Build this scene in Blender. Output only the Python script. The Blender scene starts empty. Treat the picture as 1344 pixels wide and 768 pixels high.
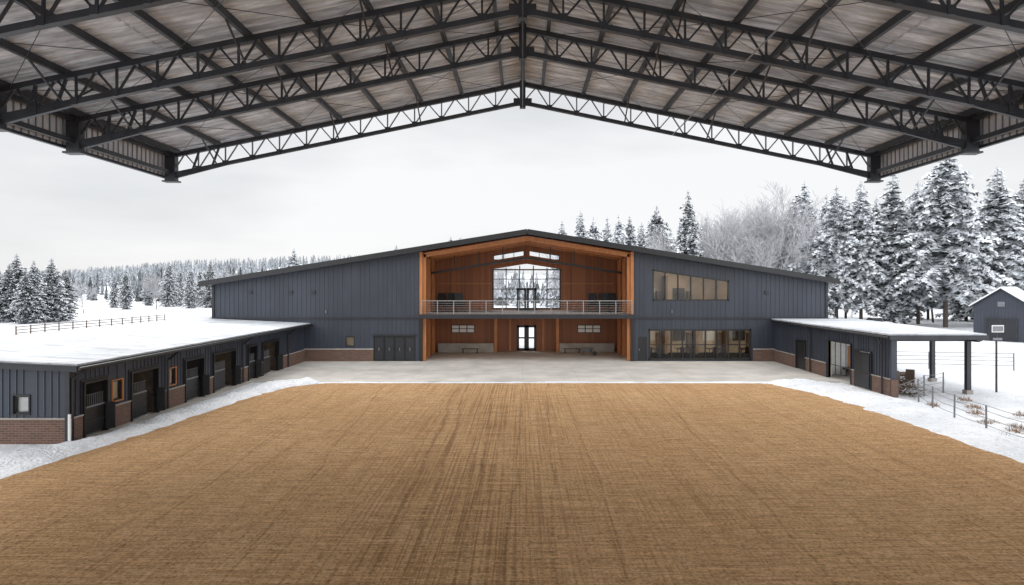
import bpy, math, random
from mathutils import Vector, noise, Matrix
random.seed(7)
R=random.random
def U(a,b): return a+(b-a)*random.random()
S=bpy.context.scene
S.view_settings.view_transform='Standard'; S.view_settings.look='None'; S.view_settings.exposure=0

# ---------------------------------------------------------------- materials
def nt(name):
    m=bpy.data.materials.new(name); m.use_nodes=True
    t=m.node_tree; t.nodes.clear()
    o=t.nodes.new('ShaderNodeOutputMaterial'); b=t.nodes.new('ShaderNodeBsdfPrincipled')
    t.links.new(b.outputs[0],o.inputs[0]); return m,t,b
def coords(t,scale=(1,1,1),kind='Object',rot=0):
    c=t.nodes.new('ShaderNodeTexCoord'); mp=t.nodes.new('ShaderNodeMapping')
    mp.inputs['Scale'].default_value=scale; mp.inputs['Rotation'].default_value=(0,0,rot); t.links.new(c.outputs[kind],mp.inputs[0]); return mp.outputs[0]
def noi(t,vec,scale,detail=4,rough=.55):
    n=t.nodes.new('ShaderNodeTexNoise'); n.inputs['Scale'].default_value=scale
    n.inputs['Detail'].default_value=detail; n.inputs['Roughness'].default_value=rough
    t.links.new(vec,n.inputs['Vector']); return n.outputs['Fac']
def ramp(t,fac,p0,p1,c0=(0,0,0),c1=(1,1,1)):
    r=t.nodes.new('ShaderNodeValToRGB'); 
    if p0>p1: p0,p1,c0,c1=p1,p0,c1,c0
    r.color_ramp.elements[0].position=p0; r.color_ramp.elements[1].position=p1
    r.color_ramp.elements[0].color=(*c0,1); r.color_ramp.elements[1].color=(*c1,1)
    t.links.new(fac,r.inputs[0]); return r.outputs[0]
def mix(t,fac,a,b,mode='MIX'):
    m=t.nodes.new('ShaderNodeMix'); m.data_type='RGBA'; m.blend_type=mode
    for k,v in ((0,fac),(6,a),(7,b)):
        if isinstance(v,(int,float)): m.inputs[k].default_value=v
        elif isinstance(v,tuple): m.inputs[k].default_value=(*v,1)
        else: t.links.new(v,m.inputs[k])
    return m.outputs[2]
def mth(t,op,a,b=0.0):
    m=t.nodes.new('ShaderNodeMath'); m.operation=op
    for k,v in ((0,a),(1,b)):
        if isinstance(v,(int,float)): m.inputs[k].default_value=v
        else: t.links.new(v,m.inputs[k])
    return m.outputs[0]
def bump(t,b,h,strength,dist):
    n=t.nodes.new('ShaderNodeBump'); n.inputs['Strength'].default_value=strength; n.inputs['Distance'].default_value=dist
    t.links.new(h,n.inputs['Height']); t.links.new(n.outputs[0],b.inputs['Normal'])
def mat(name,col,rough=.7,var=.2,scale=2.0,stretch=(1,1,1),bmp=0.0,bscale=20,bdist=.02,metal=0.0):
    m,t,b=nt(name); v=coords(t,stretch)
    f=ramp(t,noi(t,v,scale,4,.6),.3,.7)
    lo=tuple(c*(1-var) for c in col); hi=tuple(min(1,c*(1+var)) for c in col)
    t.links.new(mix(t,f,lo,hi),b.inputs['Base Color'])
    b.inputs['Roughness'].default_value=rough; b.inputs['Metallic'].default_value=metal
    if bmp: bump(t,b,noi(t,v,bscale,4),bmp,bdist)
    return m
def flat(name,col,rough=.85):
    m,t,b=nt(name); b.inputs['Base Color'].default_value=(*col,1); b.inputs['Roughness'].default_value=rough
    oi=t.nodes.new('ShaderNodeObjectInfo'); 
    f=mth(t,'ADD',mth(t,'MULTIPLY',oi.outputs['Random'],.3),.85)
    c=mix(t,1.0,tuple(col),(1,1,1),'MULTIPLY'); mm=t.nodes.new('ShaderNodeVectorMath'); mm.operation='SCALE'
    t.links.new(c,mm.inputs[0]); t.links.new(f,mm.inputs['Scale']); t.links.new(mm.outputs[0],b.inputs['Base Color'])
    b.inputs['Specular IOR Level'].default_value=.1
    return m
M={}
M['siding']=mat('dark_siding',(.036,.043,.060),.5,.22,.6,(1,1,.35))
M['siding2']=mat('dark_siding_batten',(.046,.053,.071),.5,.12,.5)
M['trim']=mat('dark_trim',(.018,.020,.026),.45,.2,2)
M['black']=mat('black_metal',(.012,.012,.013),.4,.3,3)
M['steel']=mat('painted_steel',(.028,.030,.036),.45,.35,1.5)
M['steel2']=mat('galvanised_steel',(.17,.175,.19),.45,.25,1.5)
M['rail']=mat('rail_steel',(.3,.3,.3),.4,.2,2,metal=.4)
M['conc']=mat('concrete',(.46,.43,.39),.85,.2,.45,bmp=.3,bscale=15)
M['concd']=mat('concrete_wall',(.34,.31,.28),.85,.2,1)
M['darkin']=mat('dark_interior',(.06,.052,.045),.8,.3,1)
M['frost']=flat('snow_clump',(.82,.84,.87))
M['needle']=flat('conifer_needles',(.050,.060,.055))
M['needle2']=flat('frosted_needles',(.33,.355,.375))
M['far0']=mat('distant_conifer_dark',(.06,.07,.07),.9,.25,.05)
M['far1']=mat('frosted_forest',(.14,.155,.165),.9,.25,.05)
M['far2']=mat('frost_haze_forest_pale',(.27,.29,.31),.9,.15,.05)  # frosted trees, with distance haze painted into the paler colour
M['far3']=mat('frost_haze_forest_snow',(.46,.48,.51),.9,.12,.05)  # palest frost grade, far haze mixed into its colour
M['bark']=mat('bark',(.09,.072,.06),.9,.4,3)
M['twig']=flat('frosted_twigs',(.48,.48,.50))
M['fwood']=mat('weathered_wood',(.13,.095,.07),.85,.35,3)
M['straw']=mat('dry_grass',(.26,.15,.07),.9,.35,6)
M['white']=mat('white_paint',(.75,.75,.73),.6,.08,3)
M['seat']=mat('black_upholstery',(.015,.015,.017),.6,.2,5)
M['roomw']=mat('room_wall',(.52,.43,.32),.8,.2,.6)
M['roomf']=mat('room_floor',(.2,.13,.08),.5,.2,.6)
def snow(name,dirt=True,flat_=False):
    m,t,b=nt(name); v=coords(t)
    base=ramp(t,noi(t,v,.35,5,.6),.3,.7,(.66,.68,.71),(.84,.85,.87))
    if dirt:
        f=ramp(t,noi(t,v,1.3,6,.75),.57,.69)
        f2=mth(t,'MULTIPLY',f,.38)
        base=mix(t,f2,base,(.30,.25,.20))
    t.links.new(base,b.inputs['Base Color']); b.inputs['Roughness'].default_value=.75
    h=mth(t,'ADD',noi(t,v,1.1,3),mth(t,'MULTIPLY',noi(t,v,7,3),.5))
    bump(t,b,h,1.0 if not flat_ else .25,.35 if not flat_ else .06)
    return m
M['snow']=snow('snow'); M['snowc']=snow('roof_snow',False,True)
def roofsnow():
    m,t,b=nt('thin_roof_snow'); v=coords(t)
    st=noi(t,coords(t,(.25,2.2,1)),1,5,.6); st2=noi(t,coords(t,(.9,.15,1)),1,5,.65)
    c=ramp(t,st,.38,.62,(.36,.38,.41),(.64,.66,.685))
    c=mix(t,mth(t,'MULTIPLY',ramp(t,st2,.45,.62),.5),c,(.70,.72,.74))
    c=mix(t,mth(t,'MULTIPLY',ramp(t,noi(t,v,1.7,6,.7),.52,.68),.5),c,(.22,.23,.25))
    t.links.new(c,b.inputs['Base Color']); b.inputs['Roughness'].default_value=.6
    bump(t,b,noi(t,v,3,4),.3,.06); return m
M['rsnow']=roofsnow()
# sand
def sand():
    m,t,b=nt('arena_sand')
    v=coords(t)
    big=noi(t,v,.15,4,.65); med=noi(t,v,2.2,4,.65); fine=noi(t,v,11,5,.85)
    hs=noi(t,coords(t,(.40,5.5,1)),1,4,.65)       # harrow ridges across
    hs2=noi(t,coords(t,(.7,13,1),rot=.015),1,3,.6)
    vs=noi(t,coords(t,(2.2,.05,1),rot=-.02),1,4,.65)     # drag lines along
    vs2=noi(t,coords(t,(12,.12,1),rot=.02),1,3,.65)
    c=ramp(t,big,.3,.7,(.76,.455,.225),(.88,.57,.305))
    c=mix(t,mth(t,'MULTIPLY',ramp(t,hs,.42,.62),.5),c,(.52,.29,.13))
    c=mix(t,mth(t,'MULTIPLY',ramp(t,hs2,.46,.58),.6),c,(.43,.235,.105))
    c=mix(t,mth(t,'MULTIPLY',ramp(t,vs,.52,.68),.4),c,(.48,.265,.115))
    c=mix(t,mth(t,'MULTIPLY',ramp(t,vs2,.50,.60),.38),c,(.38,.205,.09))
    c=mix(t,mth(t,'MULTIPLY',ramp(t,med,.55,.70),.35),c,(.92,.66,.40))
    c=mix(t,mth(t,'MULTIPLY',ramp(t,fine,.54,.62),.82),c,(.20,.105,.045))
    c=mix(t,mth(t,'MULTIPLY',ramp(t,fine,.46,.38),.55),c,(.95,.70,.44))
    sx=t.nodes.new('ShaderNodeSeparateXYZ'); t.links.new(v,sx.inputs[0])
    wob=mth(t,'MULTIPLY',noi(t,coords(t,(.06,.10,1)),1,3),1.3)
    tot=None
    for (x0,k,w) in ((-3.1,.03,.13),(-3.5,.03,.05),(-5.6,.09,.06),(-1.1,.02,.10),(-.6,-.015,.08),(-2.1,.04,.11),(.4,-.03,.07),(6.2,-.06,.07),(2.6,.0,.05),(11.8,-.05,.06),(-9.5,.06,.06),(-13,.02,.06)):
        lx=mth(t,'ADD',sx.outputs[0],mth(t,'MULTIPLY',sx.outputs[1],k)) if k else sx.outputs[0]
        d=mth(t,'ABSOLUTE',mth(t,'SUBTRACT',mth(t,'ADD',lx,wob),x0+.65))
        g=mth(t,'MAXIMUM',mth(t,'SUBTRACT',1.0,mth(t,'DIVIDE',d,w)),0.0)
        tot=g if tot is None else mth(t,'ADD',tot,g)
    tm=mth(t,'MULTIPLY',mth(t,'MINIMUM',mth(t,'MULTIPLY',tot,1.3),1.0),mth(t,'ADD',mth(t,'MULTIPLY',ramp(t,hs2,.40,.54),.75),.15))
    tm=mth(t,'MULTIPLY',tm,ramp(t,med,.36,.54))
    midf=mth(t,'MULTIPLY',mth(t,'MAXIMUM',mth(t,'SUBTRACT',1.0,mth(t,'DIVIDE',mth(t,'ABSOLUTE',mth(t,'ADD',sx.outputs[0],1.6)),4.2)),0.0),ramp(t,vs2,.45,.58))
    midf=mth(t,'MULTIPLY',midf,ramp(t,hs,.34,.54))
    c=mix(t,mth(t,'MULTIPLY',midf,.7),c,(.30,.16,.07))
    c=mix(t,mth(t,'MULTIPLY',tm,.7),c,(.22,.115,.05))
    t.links.new(c,b.inputs['Base Color']); b.inputs['Roughness'].default_value=.95
    b.inputs['Specular IOR Level'].default_value=.1
    h=mth(t,'ADD',mth(t,'MULTIPLY',fine,1.2),mth(t,'ADD',hs2,mth(t,'ADD',hs,mth(t,'MULTIPLY',vs2,.6))))
    bump(t,b,h,1.0,.14); return m
M['sand']=sand()
def brick():
    m,t,b=nt('brick')
    c=t.nodes.new('ShaderNodeTexCoord'); s=t.nodes.new('ShaderNodeSeparateXYZ'); t.links.new(c.outputs['Object'],s.inputs[0])
    k=t.nodes.new('ShaderNodeCombineXYZ'); t.links.new(mth(t,'ADD',s.outputs[0],s.outputs[1]),k.inputs[0]); t.links.new(s.outputs[2],k.inputs[1])
    bt=t.nodes.new('ShaderNodeTexBrick'); t.links.new(k.outputs[0],bt.inputs['Vector'])
    bt.inputs['Scale'].default_value=1; bt.inputs['Brick Width'].default_value=.3; bt.inputs['Row Height'].default_value=.1
    bt.inputs['Mortar Size'].default_value=.012; bt.inputs['Color1'].default_value=(.17,.085,.054,1)
    bt.inputs['Color2'].default_value=(.085,.047,.033,1); bt.inputs['Mortar'].default_value=(.2,.16,.135,1)
    cc=mix(t,mth(t,'MULTIPLY',noi(t,coords(t),3,5),.5),bt.outputs[0],(.12,.07,.052))
    t.links.new(cc,b.inputs['Base Color']); b.inputs['Roughness'].default_value=.85; return m
M['brick']=brick()
def wood(name,c0,c1,vert=True,w=.22):
    m,t,b=nt(name)
    c=t.nodes.new('ShaderNodeTexCoord'); s=t.nodes.new('ShaderNodeSeparateXYZ'); t.links.new(c.outputs['Object'],s.inputs[0])
    u=mth(t,'ADD',s.outputs[0],s.outputs[1]) 
    pl=mth(t,'FLOOR',mth(t,'DIVIDE',u,w))
    wn=t.nodes.new('ShaderNodeTexWhiteNoise'); wn.noise_dimensions='1D'; t.links.new(pl,wn.inputs['W'])
    g=noi(t,coords(t,(9,9,.6)),1,4,.6)
    f=mth(t,'ADD',mth(t,'MULTIPLY',wn.outputs[0],.5),mth(t,'MULTIPLY',g,.6))
    col=mix(t,f,c0,c1)
    fr=mth(t,'FRACT',mth(t,'DIVIDE',u,w)); gap=mth(t,'LESS_THAN',fr,.08)
    col=mix(t,mth(t,'MULTIPLY',gap,.7),col,(.04,.015,.006))
    t.links.new(col,b.inputs['Base Color']); b.inputs['Roughness'].default_value=.55; return m
M['wood']=wood('orange_wood',(.20,.062,.022),(.42,.15,.05))
M['woodd']=wood('stained_wood',(.17,.055,.022),(.32,.115,.042))
M['woodt']=mat('orange_timber',(.44,.17,.055),.5,.2,2,(3,3,.5))
def deck():
    m,t,b=nt('roof_deck_metal')
    s=noi(t,coords(t,(.35,5,1)),1,5,.7); s2=noi(t,coords(t,(.8,1.4,1)),1,4,.65)
    c=ramp(t,s,.36,.64,(.30,.32,.36),(.82,.86,.92))
    c=mix(t,mth(t,'MULTIPLY',ramp(t,s2,.42,.66),.55),c,(.36,.38,.42))
    t.links.new(c,b.inputs['Base Color']); b.inputs['Roughness'].default_value=.6; return m
M['deck']=deck()
M['fascia']=mat('fascia_cladding',(.58,.57,.58),.6,.2,1,(1,6,1))
def glass(name,tint=(.85,.9,.92),refl=.25):
    m,t,b=nt(name); o=[n for n in t.nodes if n.type=='OUTPUT_MATERIAL'][0]; t.nodes.remove(b)
    tr=t.nodes.new('ShaderNodeBsdfTransparent'); tr.inputs[0].default_value=(*tint,1)
    gl=t.nodes.new('ShaderNodeBsdfGlossy'); gl.inputs['Roughness'].default_value=.03
    fr=t.nodes.new('ShaderNodeFresnel'); fr.inputs[0].default_value=1.5
    f=mth(t,'ADD',fr.outputs[0],refl-.04)
    mx=t.nodes.new('ShaderNodeMixShader'); t.links.new(f,mx.inputs[0]); t.links.new(tr.outputs[0],mx.inputs[1]); t.links.new(gl.outputs[0],mx.inputs[2])
    t.links.new(mx.outputs[0],o.inputs[0]); return m
M['glass']=glass('window_glass',(.95,.96,.96),refl=.05); M['glass2']=glass('clear_glass',(.95,.96,.97),refl=.045)
def emis(name,col,s):
    m,t,b=nt(name); b.inputs['Base Color'].default_value=(*col,1)
    b.inputs['Emission Color'].default_value=(*col,1); b.inputs['Emission Strength'].default_value=s; return m
M['lamp']=emis('ceiling_lamp',(1,.84,.62),36)
M['lampl']=emis('ceiling_lamp_low',(1,.85,.64),19)

# ---------------------------------------------------------------- mesh builder
class MB:
    def __init__(s): s.v=[]; s.f=[]; s.m=[]; s.names=[]
    def mi(s,k):
        if k not in s.names: s.names.append(k)
        return s.names.index(k)
    def poly(s,pts,k):
        n=len(s.v); s.v+= [tuple(p) for p in pts]; s.f.append(tuple(range(n,n+len(pts)))); s.m.append(s.mi(k))
    def hexa(s,P,k):
        n=len(s.v); s.v+=[tuple(p) for p in P]
        for f in ((0,3,2,1),(4,5,6,7),(0,1,5,4),(1,2,6,5),(2,3,7,6),(3,0,4,7)):
            s.f.append(tuple(n+i for i in f)); s.m.append(s.mi(k))
    def box(s,x0,x1,y0,y1,z0,z1,k):
        if x0>x1:x0,x1=x1,x0
        if y0>y1:y0,y1=y1,y0
        s.hexa([(x0,y0,z0),(x1,y0,z0),(x1,y1,z0),(x0,y1,z0),(x0,y0,z1),(x1,y0,z1),(x1,y1,z1),(x0,y1,z1)],k)
    def beam(s,p,q,w,h,k):
        p=Vector(p);q=Vector(q);d=(q-p)
        if d.length<1e-6:return
        d.normalize(); up=Vector((0,0,1))
        if abs(d.z)>.97: up=Vector((0,1,0))
        a=d.cross(up).normalized()*w/2; b=a.cross(d).normalized()*h/2
        s.hexa([p-a-b,p+a-b,q+a-b,q-a-b,p-a+b,p+a+b,q+a+b,q-a+b],k)
    def cyl(s,p,q,r0,r1,k,n=6):
        p=Vector(p);q=Vector(q);d=(q-p)
        if d.length<1e-6:return
        d.normalize(); up=Vector((0,0,1)) if abs(d.z)<.9 else Vector((1,0,0))
        a=d.cross(up).normalized(); b=a.cross(d)
        st=len(s.v)
        for c,r in((p,r0),(q,r1)):
            for i in range(n):
                t=2*math.pi*i/n; s.v.append(tuple(c+a*(r*math.cos(t))+b*(r*math.sin(t))))
        m=s.mi(k)
        for i in range(n):
            j=(i+1)%n; s.f.append((st+i,st+j,st+n+j,st+n+i)); s.m.append(m)
        s.f.append(tuple(st+i for i in range(n))[::-1]); s.m.append(m)
        s.f.append(tuple(st+n+i for i in range(n))); s.m.append(m)
    def build(s,name,parent=None,smooth=False,loc=None):
        me=s.mesh(name,smooth); o=bpy.data.objects.new(name,me); S.collection.objects.link(o)
        if parent: o.parent=parent
        return o
    def mesh(s,name,smooth=False):
        me=bpy.data.meshes.new(name); me.from_pydata(s.v,[],s.f)
        for k in s.names: me.materials.append(M[k])
        me.polygons.foreach_set('material_index',s.m)
        if smooth: me.polygons.foreach_set('use_smooth',[True]*len(s.f))
        me.update(); return me
def empty(name):
    e=bpy.data.objects.new(name,None); S.collection.objects.link(e); return e
def val(f,u): return f(u) if callable(f) else f
def wall(mb,axis,pos,u0,u1,z0,zt,opens,k,bk=None,out=-1,sp=.4,depth=.25,brk=(),bw=.05,bd=.035,revk=None):
    P=(lambda u,z,o=0:(u,pos+o,z)) if axis=='x' else (lambda u,z,o=0:(pos+o,u,z))
    us=sorted(set([u0,u1]+[b for b in brk if u0<b<u1]+[c for op in opens for c in op[:2] if u0<c<u1]))
    def spans(a,b,top):
        mid=(a+b)/2; cur=z0; res=[]
        for op in sorted([o for o in opens if o[0]<=mid<=o[1]],key=lambda o:val(o[2],mid)):
            if val(op[2],mid)>val(cur,mid)+1e-4: res.append((cur,op[2]))
            cur=op[3]
        res.append((cur,top)); return res
    for a,b in zip(us,us[1:]):
        for lo,hi in spans(a,b,zt):
            mb.poly([P(a,val(lo,a)),P(b,val(lo,b)),P(b,val(hi,b)),P(a,val(hi,a))],k)
    if bk:
        u=math.ceil(u0/sp)*sp
        while u<u1-bw:
            a,b=u-bw/2,u+bw/2
            if a>u0 and not any(abs(a-o[i])<bw*1.5 for o in opens for i in(0,1)):
                for lo,hi in spans(a,b,zt):
                    q=[P(a,val(lo,a)),P(b,val(lo,b)),P(b,val(hi,b)),P(a,val(hi,a))]
                    r=[P(a,val(lo,a),out*bd),P(b,val(lo,b),out*bd),P(b,val(hi,b),out*bd),P(a,val(hi,a),out*bd)]
                    mb.poly(r,bk); mb.poly([q[0],r[0],r[3],q[3]],bk); mb.poly([q[1],r[1],r[2],q[2]],bk)
            u+=sp
    for o in opens:
        a,b,lo,hi=o[:4]; d=-out*depth; rk=revk or k
        c=[(a,val(lo,a)),(b,val(lo,b)),(b,val(hi,b)),(a,val(hi,a))]
        for i in range(4):
            p,q=c[i],c[(i+1)%4]
            mb.poly([P(*p),P(*q),P(*q,d),P(*p,d)],rk)
def window(mb,axis,pos,a,b,lo,hi,n,nh=0,out=-1,fk='black',gk='glass',fw=.07,inset=.1):
    """framed glazing; hi may be a function"""
    P=(lambda u,z,o=0:(u,pos+o,z)) if axis=='x' else (lambda u,z,o=0:(pos+o,u,z))
    d=-out*inset
    mb.poly([P(a,lo,d+.01),P(b,lo,d+.01),P(b,val(hi,b),d+.01),P(a,val(hi,a),d+.01)],gk)
    for p,q in (((a+fw/2,lo),(a+fw/2,val(hi,a))),((b-fw/2,lo),(b-fw/2,val(hi,b))),((a,lo+fw/2),(b,lo+fw/2)),((a,val(hi,a)-fw/2),(b,val(hi,b)-fw/2))):
        mb.beam(P(*p,d*.6),P(*q,d*.6),fw,fw,fk)
    for i in range(1,n):
        u=a+(b-a)*i/n; mb.beam(P(u,lo+fw,d*.6),P(u,val(hi,u)-fw*.7,d*.6),fw*.8,fw*.8,fk)
    for j in range(1,nh+1):
        z=lo+(min(val(hi,a),val(hi,b))-lo)*j/(nh+1); mb.beam(P(a+fw,z,d*.62),P(b-fw,z,d*.62),fw*.6,fw*.6,fk)

CZ=6.75
# ---------------------------------------------------------------- ground
def ss(a,b,t):
    t=max(0,min(1,(t-a)/(b-a))); return t*t*(3-2*t)
def hfun(x,y):
    far=ss(75,160,max(abs(x)*1.0,y))
    h=far*1.2*noise.noise(Vector((x*.012,y*.012,0)))
    px=x/max(y,60)
    h+=24*ss(300,700,y)*ss(-.85,-.45,px)*(.8+.5*noise.noise(Vector((x*.004,y*.003,3))))*ss(150,-150,x)
    h+=9*ss(200,600,y)
    return h
def axisvals(segs):
    out=[]
    for a,b,st in segs:
        x=a
        while x<b-1e-6: out.append(x); x+=st
    out.append(segs[-1][1]); return out
g=MB(); xs=axisvals([(-1600,-400,60),(-400,-100,15),(-100,100,5),(100,400,15),(400,1600,60)])
ys=axisvals([(-400,-50,50),(-50,150,5),(150,700,15),(700,2400,100)])
for y in ys:
    for x in xs: g.v.append((x,y,hfun(x,y)))
W=len(xs); g.mi('snow')
for j in range(len(ys)-1):
    for i in range(W-1): g.f.append((j*W+i,j*W+i+1,(j+1)*W+i+1,(j+1)*W+i)); g.m.append(0)
g.build('snow_ground',smooth=True)

# sand arena
def aL(y): return -18.6+ (y-21.6)*(1.5/19.5) if y>15 else -19.1
a=MB()
left=[(aL(y),y) for y in (-12,5,15,20,25,30,35,38,40)]+[(-16.6,41.2),(-15.6,42.0),(-14,42.2)]
right=[(19.6,y) for y in (-12,5,15,25,35,39)]+[(19.2,40.8),(18.2,41.8),(16.8,42.2)]
a.poly([(x,y,.02) for x,y in right]+[(x,y,.02) for x,y in left[::-1]],'sand')
for i in range(6500):
    y=13.5+27*R()*R(); x=U(-17,19)
    s=U(.008,.036)
    c=[(x-s,y-s*.8,.015),(x+s,y-s,.015),(x+s*.9,y+s,.015),(x-s,y+s*.7,.015),(x+U(-s,s)*.4,y,.02+s*U(.6,1.2))]
    n=len(a.v); a.v+=c
    for f in((0,1,4),(1,2,4),(2,3,4),(3,0,4)): a.f.append(tuple(n+q for q in f)); a.m.append(0)
a.build('sand_arena')
# apron
c=MB(); c.box(-18.75,22.2,42.5,62.3,-.1,.06,'conc'); c.box(-19.4,-18.75,26,54,-.1,.05,'conc'); c.box(22.2,24,38,54,-.1,.052,'conc')
for x in range(-16,22,4): c.box(x-.012,x+.012,42.6,53.9,.058,.064,'concd')
c.box(-18.7,22.1,47.99,48.015,.058,.0645,'concd')
c.build('concrete_apron')

def bank(name,pts,h,seed,k='snow',n=10):
    b=MB(); b.mi(k)
    rows=[]
    for i in range(len(pts)-1):
        for q in range(8):
            t=q/8; rows.append(tuple(pts[i][j]*(1-t)+pts[i+1][j]*t for j in range(4)))
    rows.append(pts[-1])
    for xa,ya,xb,yb in rows:
        for j in range(n+1):
            t=j/n; x=xa+(xb-xa)*t; y=ya+(yb-ya)*t
            w=noise.noise(Vector((x*.9,y*.9,seed)))+.6*noise.noise(Vector((x*2.7,y*2.7,seed)))
            e=math.sin(math.pi*t)**.6
            b.v.append((x+.28*noise.noise(Vector((x,y*1.7,seed+4))),y+.1*noise.noise(Vector((x*1.7,y,seed+9))),-.05+e*(h*(1+.9*w)+.05)))
    for i in range(len(rows)-1):
        for j in range(n):
            q=i*(n+1)+j; b.f.append((q,q+1,q+n+2,q+n+1)); b.m.append(0)
    return b.build(name,smooth=True)
bank('snow_bank',[(-22,10,-18.5,10),(-22,15,-18.7,15),(-21.5,20,-18.2,20),(-20.8,24.5,-17.6,24.5),(-18.95,26.5,-17.3,26.5),(-18.9,30,-16.9,30),(-18.7,34,-16.6,34),(-18.5,38,-16.0,38),(-18.3,40.5,-15.2,40.6),(-17.6,42.8,-14.0,41.7),(-16.6,43.5,-13.4,41.8)],.22,1)
bank('snow_bank',[(24.5,10,19.2,10),(24.5,18,18.9,18),(24,24,18.7,24),(23.5,30,18.6,30),(23,35,18.4,35),(22.2,38,18.0,38),(22.1,40.5,17.3,40.0),(21.5,42.4,16.6,41.6),(20.2,43.2,16.2,41.9)],.22,5)
bank('snow_bank',[(-15.5,41.85,-15.5,42.85),(-10,41.95,-10,42.75),(-4,41.92,-4,42.72),(3,42.0,3,42.76),(10,41.9,10,42.72),(18.6,41.8,18.6,42.9)],.07,9,n=4)

# ---------------------------------------------------------------- main building
B=empty('riding_hall')
FY=54.0; BY=62.5; XL,XR=-27.4,26.9; XC=.4
zr=lambda x:11.3-.160*abs(x-XC)
bl,br=-9.0,9.7
w=MB()
brk=(XC,)
zbase=1.1
opL=[(-15.7,-14.9,1.35,2.25),(-13.2,-9.5,0.05,2.3)]
wall(w,'x',FY,XL,-13.2,zbase,lambda x:zr(x),[opL[0]],'siding','siding2',brk=())
wall(w,'x',FY,-13.2,bl,0,lambda x:zr(x),[opL[1]],'siding','siding2')
w.box(XL+.0,-13.2,FY-.06,FY+.2,0,zbase,'brick')
w.box(XL,-13.2,FY-.1,FY+.1,zbase,zbase+.07,'conc')
zup=lambda x:8.2-(x-11.5)*(1.0/6.8)
opR=[(10.2,11.0,.05,2.2),(11.15,20.25,.15,2.9),(11.5,18.3,5.4,zup)]
wall(w,'x',FY,br,20.4,0,lambda x:zr(x),opR,'siding','siding2')
wall(w,'x',FY,20.4,XR,zbase,lambda x:zr(x),[],'siding','siding2')
w.box(20.4,XR,FY-.06,FY+.2,0,zbase,'brick'); w.box(20.4,XR,FY-.1,FY+.1,zbase,zbase+.07,'conc')
wall(w,'y',XL,FY,BY,0,zr(XL),[],'siding','siding2')
wall(w,'y',XR,FY,BY,0,zr(XR),[],'siding','siding2',out=1)
zwin=lambda x:8.45+ .55*(1-abs(x-XC)/3.5)
opB=[(XC-3.5,XC+3.5,4.35,zwin),(XC-3.4,XC-.25,lambda x:9.35+.16*(3.4-abs(x-XC)),lambda x:9.85+.16*(3.4-abs(x-XC))),(XC+.25,XC+3.4,lambda x:9.35+.16*(3.4-abs(x-XC)),lambda x:9.85+.16*(3.4-abs(x-XC))),(XC-1.0,XC+1.0,.1,2.7)]
wall(w,'x',BY+.2,XL,XR,0,lambda x:zr(x),opB,'siding','siding2',out=1,brk=brk)
for a_,b_ in((XL,bl),(br,XR)):
    w.box(a_,b_,FY-.09,FY+.02,3.8,3.95,'trim')
for x in (XL,XR): w.box(x-.1,x+.1,FY-.1,FY+.12,0,zr(x)-.02,'trim')
for x in (-18.5,-20.5,-24.1,21.6): w.box(x-.15,x+.15,FY-.12,FY,6.0,6.3,'trim')
for x in (-17.4,13.2): w.cyl((x,FY-.09,4.3),(x,FY-.09,4.6),.06,.06,'steel2')
w.build('walls',B)
r=MB()
for sx,ex in((-1,-28.2),(1,27.6)):
    P=lambda x,y,o:(x,y,zr(x)+o)
    for (y0,y1,o0,o1,k) in ((FY-.9,BY+.8,.02,.30,'trim'),(FY-.86,BY+.76,.302,.40,'snowc')):
        r.hexa([P(XC,y0,o0),P(ex,y0,o0),P(ex,y1,o0),P(XC,y1,o0),P(XC,y0,o1),P(ex,y0,o1),P(ex,y1,o1),P(XC,y1,o1)],k)
    r.beam((ex+sx*.07,FY-.9,zr(ex)+.08),(ex+sx*.07,BY+.8,zr(ex)+.08),.14,.2,'black')
    r.beam((XC,FY-.93,zr(XC)+.16),(ex,FY-.93,zr(ex)+.16),.05,.46,'black')
r.build('roof',B)
i_=MB()
wall(i_,'y',bl,FY,BY,0,lambda y:zr(bl),[],'wood')
wall(i_,'y',br,FY,BY,0,lambda y:zr(br),[],'wood')
wall(i_,'x',BY,bl,br,4.2,lambda x:zr(x)-.12,[o for o in opB[:3]],'wood',None,brk=brk,revk='woodt')
wall(i_,'x',BY,bl,br,0,3.9,[opB[3]],'woodd',None,revk='black')
for ex in (bl,br):
    i_.poly([(XC,FY-.05,zr(XC)-.1),(ex,FY-.05,zr(ex)-.1),(ex,BY,zr(ex)-.1),(XC,BY,zr(XC)-.1)],'wood')
i_.box(bl+.01,br-.01,FY-.55,BY-.01,3.92,4.2,'concd')
i_.box(bl-.1,br+.1,FY-.62,FY-.5,3.86,4.24,'trim')
i_.box(bl+.02,br-.02,FY,BY-.01,3.84,3.915,'woodd')
for y,k,s_ in((FY+.25,'woodt',.3),(FY+3.2,'woodt',.22),(FY+6.2,'woodt',.22)):
    for ex,sg in((bl,1),(br,-1)):
        i_.beam((ex+sg*.2,y,zr(ex)-.35),(XC,y,zr(XC)-.35),s_,.38,k)
        i_.box(ex+sg*.02,ex+sg*(.02+s_+.1),y-s_/2,y+s_/2,4.21,zr(ex)-.25,k)
        i_.box(ex+sg*.02,ex+sg*(.02+s_+.1),y-s_/2,y+s_/2,.07,3.83,k)
for y in(FY+5.0,):
    zc=lambda x:9.45-.16*abs(x-XC)
    for ex in(bl+.1,br-.1):
        i_.beam((ex,y,zc(ex)),(XC,y,zc(XC)),.14,.2,'black')
        for f in(.25,.5,.75):
            xx=ex+(XC-ex)*f; i_.beam((xx,y,zc(xx)),(xx,y,zr(xx)-.2),.08,.08,'black')
for x in (-7,-4.7,-2.4,3.2,5.5,7.8):
    i_.beam((x,FY,zr(x)-.22),(x,BY-.05,zr(x)-.22),.1,.16,'woodt')
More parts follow.
